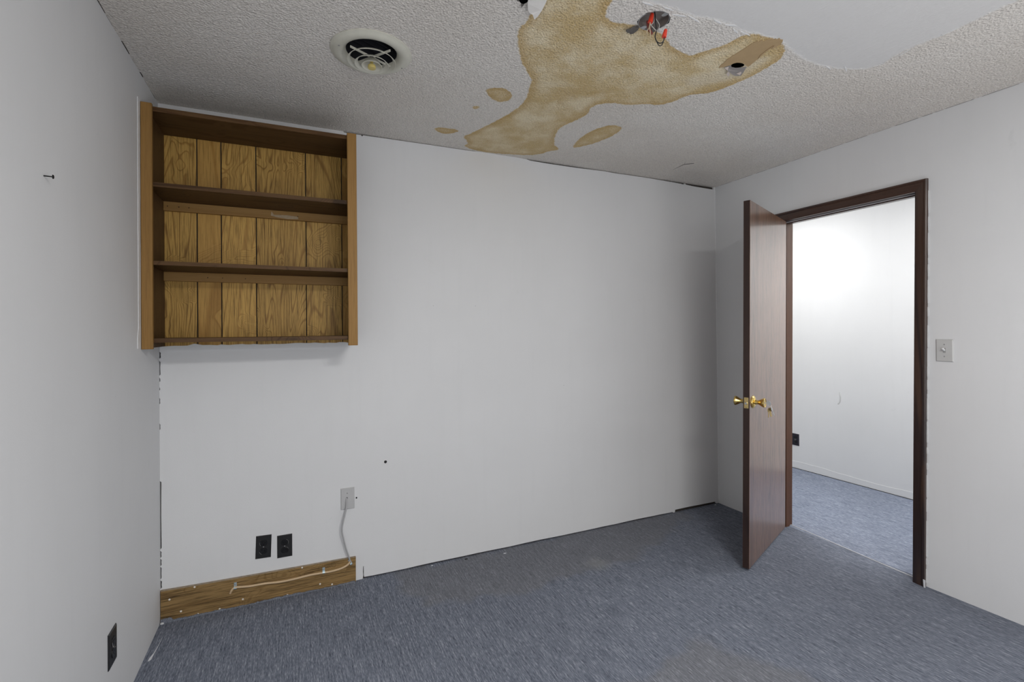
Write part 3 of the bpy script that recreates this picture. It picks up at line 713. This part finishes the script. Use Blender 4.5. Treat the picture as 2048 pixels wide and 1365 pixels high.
outlet('wall_outlet', frame((HX, .355, .275), -Y, Z, -X), 'dark outlet low on the bright hall wall seen through the doorway', M['hall_plate'], w=.070, h=.112)

bp = thing('blank_plate', (.8365, 0, .395), 'grey painted cover plate on the back wall with the cable coming out', 'plate')
Fp = FB(.8365, .4515)
mk('cover_plate', plate_mesh(Fp, .070, .114, .006, .003), M['plate_grey'], bp)
mk('screw', screw_mesh(Fp @ Matrix.Translation((-.002, .030, .006)), .0034), M['screw_grey'], bp)
mk('cable_hole', lathe(NB(), [(0, .0003), (.004, .0003), (.0045, 0)], Fp @ Matrix.Translation((-.004, .004, .006)), 12), M['slot'], bp)
sw = thing('light_switch', (W, -1.4375, 1.172), 'grey toggle light switch on the wall right of the doorway', 'switch')
Fs = frame((W, -1.4375, 1.2285), -Y, Z, -X)
mk('cover_plate', plate_mesh(Fs, .071, .1125, .006, .0035), M['switch'], sw)
for s in (1, -1): mk('screw', screw_mesh(Fs @ Matrix.Translation((0, s*.030, .006))), M['screw_grey'], sw)
tg = NB(); box(tg, (-.0055, -.012, .0058), (.0055, .012, .0066)); mk('toggle_slot', put(tg, Fs), M['screw_grey'], sw)
tg = box(NB(), (-.004, -.004, 0), (.004, .004, .019), .0012); mk('toggle', put(tg, Fs @ Matrix.Translation((0, 0, .006)) @ Matrix.Rotation(math.radians(-32), 4, 'X')), M['caulk'], sw)

# ================================================================== CEILING VENT
v = thing('ceiling_vent', (VC[0], VC[1], H), 'round off-white ceiling vent with ring louvres near the shelf unit', 'vent')
VF = Matrix.Translation((VC[0], VC[1], H))
mk('flange', lathe(NB(), [(.152, .0), (.1525, -.003), (.149, -.0055), (.146, -.0065), (.142, -.011), (.133, -.0150), (.122, -.0160), (.112, -.0130), (.104, -.0085), (.0985, -.003), (.0955, .004), (.097, .006), (.0995, .006), (.101, .003), (.140, .001)], VF, 72, True), M['vent'], v, smooth=True)
mk('louvre_ring', lathe(NB(), [(.0815, -.0265), (.087, -.0315), (.0915, -.0365), (.0905, -.0375), (.086, -.033), (.0805, -.028)], VF, 64, True), M['vent'], v, smooth=True)
mk('louvre_ring', lathe(NB(), [(.053, -.0365), (.059, -.0415), (.0650, -.0475), (.0640, -.0485), (.058, -.043), (.052, -.038)], VF, 56, True), M['vent'], v, smooth=True)
mk('centre_cone', lathe(NB(), [(0, -.020), (.012, -.022), (.026, -.034), (.0390, -.053), (.0378, -.054), (.025, -.037), (.011, -.026), (0, -.025)], VF, 48), M['vent'], v, smooth=True)
mk('centre_knob', lathe(NB(), [(.006, -.024), (.006, -.044), (.014, -.050), (.0155, -.056), (.0145, -.062), (0, -.064)], VF, 28), M['yellow_knob'], v, smooth=True, label='yellowed round knob in the middle')
for a in (27.3, 127.4, 207.3, 307.4):
    b = box(NB(), (.010, -.0015, -.022), (.0945, .0015, -.014)); mk('spoke', put(b, VF @ Matrix.Rotation(math.radians(a), 4, 'Z')), M['vent'], v)
mk('duct', lathe(NB(), [(.0960, .005), (.0960, .20), (0, .20)], VF, 40), M['vent_dark'], v)
for k in range(5):
    b = box(NB(), (-.08, -.001+(k-2)*.03, .03), (.08, .001+(k-2)*.03, .055)); mk('damper_blade', put(b, VF @ Matrix.Rotation(.5, 4, 'Z')), M['vent_dark'], v)
for a in (195, 15): mk('screw', screw_mesh(VF @ Matrix.Rotation(math.radians(a), 4, 'Z') @ Matrix.Translation((.128, 0, -.0185)) @ Matrix.Rotation(PI, 4, 'X'), .0035), M['screw_grey'], v)

# ================================================================== CEILING BOX WITH WIRES
jb = thing('junction_box', (BC[0], BC[1], H), 'open round ceiling box with loose wires and red wire connectors in the water stain', 'electrical box')
JF = Matrix.Translation((BC[0], BC[1], H))
mk('box_shell', lathe(NB(), [(.0535, -.001), (.0535, .026), (0, .026)], JF, 40), M['box_metal'], jb, smooth=True)
mk('box_rim', lathe(NB(), [(.0520, -.0012), (.0540, -.0012), (.0540, .001), (.0520, .001)], JF, 48, True), M['steel'], jb)
for a in (100, 285):
    e = NB(); poly(e, [(.052, -.010, 0), (.052, .010, 0), (.040, .008, 0), (.034, .004, 0), (.034, -.004, 0), (.040, -.008, 0)], (0, 0, -.0012)); mk('box_ear', put(e, JF @ Matrix.Rotation(math.radians(a), 4, 'Z')), M['steel'], jb)
def nut(a, b, ra, rb_, lab):
    a, b = Vector(a), Vector(b); z = (b-a).normalized(); x = z.orthogonal().normalized(); F = frame(a, x, z.cross(x), z); L = (b-a).length
    bm = NB(); seg = 24; rings = []
    for r, h in ((.35*ra, 0), (.9*ra, .02*L), (ra, .12*L), (rb_, .62*L), (rb_*1.12, .66*L), (rb_*1.15, L), (rb_*.9, L)):
        rings.append([bm.verts.new(F @ Vector(((r*(1+(.07 if k % 2 and 0 < h < .65*L else 0)))*math.cos(2*PI*k/seg), (r*(1+(.07 if k % 2 and 0 < h < .65*L else 0)))*math.sin(2*PI*k/seg), h))) for k in range(seg)])
    for p, q in zip(rings, rings[1:]):
        for k in range(seg): bm.faces.new((p[k], q[k], q[(k+1) % seg], p[(k+1) % seg]))
    bm.faces.new(rings[0][::-1]); bm.faces.new(rings[-1])
    return mk('wire_connector', bm, M['red_nut'], jb, label=lab)
nut((1.722, -1.433, 2.454), (1.715, -1.429, 2.423), .0062, .0072, 'red twist connector up inside the box')
nut((1.759, -1.458, 2.393), (1.753, -1.455, 2.366), .0055, .0068, 'red twist connector hanging on the black wire loop')
def wire(pts, r, m, lab=None): return mk('wire', tube(NB(), pts, r, 8, 5), m, jb, smooth=True, label=lab)
wire([(1.735, -1.425, 2.475), (1.731, -1.435, 2.46), (1.733, -1.436, 2.429), (1.736, -1.436, 2.396), (1.732, -1.435, 2.38), (1.733, -1.435, 2.367), (1.739, -1.438, 2.355), (1.748, -1.445, 2.350), (1.754, -1.452, 2.356), (1.755, -1.455, 2.369)], .0019, M['wire_black'], 'black wire looping down')
wire([(1.733, -1.433, 2.375), (1.737, -1.436, 2.358), (1.745, -1.440, 2.343), (1.752, -1.446, 2.345), (1.756, -1.452, 2.360)], .0016, M['wire_black'])
wire([(1.715, -1.429, 2.426), (1.713, -1.426, 2.407), (1.706, -1.423, 2.393), (1.707, -1.423, 2.382)], .0017, M['wire_cream'])
wire([(1.716, -1.430, 2.424), (1.711, -1.431, 2.405), (1.713, -1.432, 2.387), (1.713, -1.432, 2.370)], .0017, M['wire_cream'])
wire([(1.714, -1.428, 2.420), (1.722, -1.425, 2.421), (1.730, -1.429, 2.427), (1.736, -1.432, 2.452)], .0015, M['wire_white'])
wire([(1.735, -1.430, 2.455), (1.738, -1.432, 2.441), (1.744, -1.435, 2.43), (1.749, -1.437, 2.418), (1.746, -1.436, 2.404), (1.742, -1.434, 2.396)], .0015, M['wire_white'])
wire([(1.716, -1.43, 2.416), (1.724, -1.433, 2.406), (1.734, -1.437, 2.395)], .0015, M['wire_white'])
g = NB(); poly(g, [(1.700, -1.380, 2.4385), (1.712, -1.374, 2.4385), (1.712, -1.366, 2.434), (1.706, -1.350, 2.430), (1.697, -1.343, 2.429), (1.689, -1.347, 2.430), (1.684, -1.344, 2.430), (1.672, -1.350, 2.430), (1.672, -1.356, 2.431), (1.682, -1.358, 2.433), (1.690, -1.368, 2.4385)], (.001, .001, -.003)); mk('torn_gasket', g, M['grey_lint'], jb)
g = NB(); poly(g, [(1.772, -1.395, 2.4385), (1.782, -1.398, 2.4385), (1.770, -1.378, 2.430), (1.762, -1.372, 2.428), (1.757, -1.384, 2.4385)], (0, 0, -.002)); mk('torn_gasket', g, M['grey_lint'], jb)
g = NB(); tube(g, [(1.718, -1.41, 2.44), (1.722, -1.418, 2.405), (1.726, -1.426, 2.388)], [.004, .006, .004], 8, 3); mk('wire_stub', g, plain('rusty_stub', (.22, .06, .05), .7, 0, .5, 200), jb)

# ================================================================== TORN CEILING PAPER
STRIP = [(2.195, -1.287), (2.188, -1.306), (2.185, -1.326), (2.178, -1.348), (2.178, -1.382), (2.178, -1.431), (2.176, -1.465), (2.18, -1.485), (2.191, -1.482), (2.189, -1.49), (2.193, -1.495), (2.203, -1.492), (2.207, -1.504), (2.221, -1.518), (2.232, -1.515), (2.23, -1.522), (2.24, -1.521), (2.241, -1.53), (2.252, -1.525), (2.263, -1.528), (2.273, -1.519), (2.279, -1.509), (2.282, -1.492), (2.285, -1.471), (2.275, -1.472), (2.269, -1.483), (2.265, -1.497), (2.268, -1.476), (2.275, -1.444), (2.287, -1.409), (2.292, -1.39), (2.298, -1.365), (2.304, -1.341), (2.284, -1.346), (2.268, -1.351), (2.252, -1.351), (2.233, -1.345), (2.225, -1.333), (2.222, -1.318), (2.211, -1.296)]
tp = mk('torn_paper', poly(NB(), [(x_, y_, H-.0002) for x_, y_ in STRIP], (0, 0, -.0016)), M['paper_brown'], ceil, label='brown bared drywall paper where a strip was torn away')
mk('paper_edge', poly(NB(), [(2.268, -1.478, H-.0018), (2.274, -1.444, H-.0018), (2.284, -1.41, H-.0018), (2.288, -1.40, H-.0018), (2.272, -1.425, H-.0018), (2.264, -1.462, H-.0018), (2.262, -1.49, H-.0018)], (0, 0, -.002)), M['paper_brown'], tp)
fl = NB(); poly(fl, [(2.213, -1.299, H-.003), (2.222, -1.316, H-.002), (2.228, -1.322, H-.0015), (2.241, -1.312, H-.001), (2.262, -1.314, H-.001), (2.280, -1.324, H-.001), (2.298, -1.338, H-.001), (2.318, -1.306, H-.003), (2.328, -1.284, H-.006), (2.300, -1.279, H-.010), (2.278, -1.283, H-.010), (2.240, -1.293, H-.008)], (0, 0, -.001)); mk('torn_flap', fl, M['paper_grey'], ceil, label='grey torn paper hanging at the hole')
for pts in ([(2.245, -1.292, H-.008), (2.262, -1.286, H-.014), (2.268, -1.272, H-.016), (2.252, -1.276, H-.010)], [(2.292, -1.292, H-.008), (2.320, -1.286, H-.006), (2.314, -1.300, H-.004), (2.300, -1.306, H-.006)], [(2.215, -1.300, H-.004), (2.236, -1.296, H-.009), (2.226, -1.312, H-.003)]):
    mk('torn_flap', poly(NB(), pts, (0, 0, -.001)), M['paper_pink'], ceil, label='pinkish torn paper corner')
mk('hole_void', box(NB(), (2.18, -1.40, H+.05), (2.34, -1.26, H+.06)), M['void'], ceil)
# peeled flap and hole at the top of the view
pf = NB(); A = [(1.262, -1.400, H-.004), (1.283, -1.340, H-.010), (1.298, -1.311, H-.012), (1.310, -1.302, H-.013), (1.320, -1.303, H-.016), (1.334, -1.288, H-.020), (1.339, -1.304, H-.018), (1.341, -1.330, H-.012), (1.339, -1.363, H-.006), (1.332, -1.400, H-.003)]
poly(pf, A, (0, 0, -.0012)); mk('peeled_flap', pf, M['paper_white'], ceil, label='white peeled paper flap hanging beside a small hole')
mk('hole_void', box(NB(), (1.22, -1.40, H+.03), (1.32, -1.28, H+.04)), M['void'], ceil)
for pts in ([(1.246, -1.330, H-.001), (1.256, -1.325, H-.003), (1.255, -1.338, H-.001)], [(1.270, -1.318, H-.001), (1.276, -1.305, H-.006), (1.281, -1.318, H-.001)]):
    mk('torn_flap', poly(NB(), pts, (0, 0, -.001)), M['grey_lint'], ceil)
cr = NB(); tube(cr, [(2.954, -.20, H), (2.948, -.25, H-.0004), (2.946, -.283, H-.0006), (2.944, -.313, H-.0006), (2.966, -.334, H-.0006), (2.990, -.356, H-.0006)], [.0004, .0012, .0014, .0016, .0022, .0018], 5, 4); tube(cr, [(2.947, -.314, H), (2.922, -.346, H)], .0009, 5, 2); mk('crack', cr, M['lath'], ceil)
# ragged trowel edge of the smooth repair
rg = NB()
for (x_, y_), L, a, w_ in (((1.74, -1.492), .05, .05, .006), ((1.80, -1.480), .06, -.15, .008), ((1.86, -1.486), .07, .2, .006), ((1.95, -1.508), .05, .2, .007), ((2.01, -1.512), .05, -.2, .008), ((2.055, -1.494), .04, .3, .006), ((2.10, -1.498), .06, .1, .005), ((1.66, -1.484), .05, .0, .007), ((2.62, -1.470), .05, .2, .004), ((2.70, -1.492), .06, .4, .005), ((2.79, -1.66), .06, 1.4, .004), ((2.788, -1.80), .07, 1.6, .004)):
    c_, s_ = math.cos(a), math.sin(a); q = [(-L/2, 0), (-L*.2, w_*.5), (L*.2, w_*.35), (L/2, 0), (L*.25, -w_*.5), (-L*.15, -w_*.3)]
    poly(rg, [(x_+c_*u-s_*w, y_+s_*u+c_*w, H) for u, w in q], (0, 0, -.0014))
mk('plaster_ridge', rg, M['caulk'], ceil); bpy.data.objects['plaster_ridge']['kind'] = 'stuff'

# ================================================================== SMALL THINGS ON THE WALLS
nl = thing('nail', (0, -1.155, 1.757), 'dark nail sticking out of the left wall', 'nail')
NF = frame((0, -1.158, 1.757), Y, Z, X) @ Matrix.Rotation(math.radians(8), 4, 'Y')
mk('shank', lathe(NB(), [(0, -.004), (.0016, -.004), (.0016, .018), (0, .018)], NF, 10), M['nail'], nl)
mk('nail_head', lathe(NB(), [(0, .0195), (.0035, .0195), (.0055, .0180), (.0055, .0168), (0, .0165)], NF, 16), M['nail'], nl)
sc_ = lathe(NB(), [(0, .005), (.003, .0055), (.0075, .003), (.0085, .0), (0, 0)], frame((1.039, 0, .624), X, Z, -Y), 7)
tag(mk('wall_anchor', sc_, M['black_face']), 'small black screw anchor on the back wall right of the cover plate', 'screw')
for (x_, z_), r in zip(((2.19, .985), (1.58, 1.500), (1.32, 1.498)), (.0018, .0016, .0016)):
    mk('pin_hole', lathe(NB(), [(0, .0006), (r, .0005), (r, 0)], frame((x_, 0, z_), X, Z, -Y), 8), M['screw_grey'], wb)
bs = NB(); box(bs, (.879, -.003, .444), (.886, 0, .452), .001); mk('paint_burr', bs, M['nail'], wb)
def crumb(name, c, size, m, label, cat='debris'):
    bm = NB(); bmesh.ops.create_icosphere(bm, subdivisions=1, radius=1)
    for v_ in bm.verts: v_.co = Vector((v_.co.x*size[0], v_.co.y*size[1], v_.co.z*size[2]))*random.uniform(.75, 1.2)
    lo = min(v_.co.z for v_ in bm.verts)
    bmesh.ops.translate(bm, verts=bm.verts, vec=Vector(c)+Vector((0, 0, .0005-lo)))
    return tag(mk(name, bm, m), label, cat)
crumb('plaster_crumb', (.011, -.030, 0), (.009, .008, .006), M['chip_white'], 'white plaster crumb on the carpet in the left corner')
crumb('paint_chip', (1.733, -.058, 0), (.012, .007, .001), M['chip_white'], 'flat white paint chip on the carpet near the back wall')
crumb('dark_crumb', (1.497, -.030, 0), (.013, .006, .004), M['chip_dark'], 'black crumb on the carpet under the back wall')
crumb('plaster_crumb', (1.294, -.020, 0), (.007, .005, .003), M['chip_white'], 'tiny white crumb at the foot of the back wall')
crumb('plaster_crumb', (3.50, -.020, 0), (.010, .004, .002), M['chip_white'], 'white flake on the carpet in the far right corner')
sl = NB(); poly(sl, [(.028, -.255, .0006), (.033, -.20, .0006), (.036, -.145, .0006), (.0345, -.20, .0006), (.031, -.258, .0006), (.029, -.300, .0006), (.019, -.308, .0006), (.020, -.285, .0006)], (0, 0, .0012)); tag(mk('paint_sliver', sl, M['chip_white']), 'long thin white paint sliver on the carpet beside the left wall', 'debris')
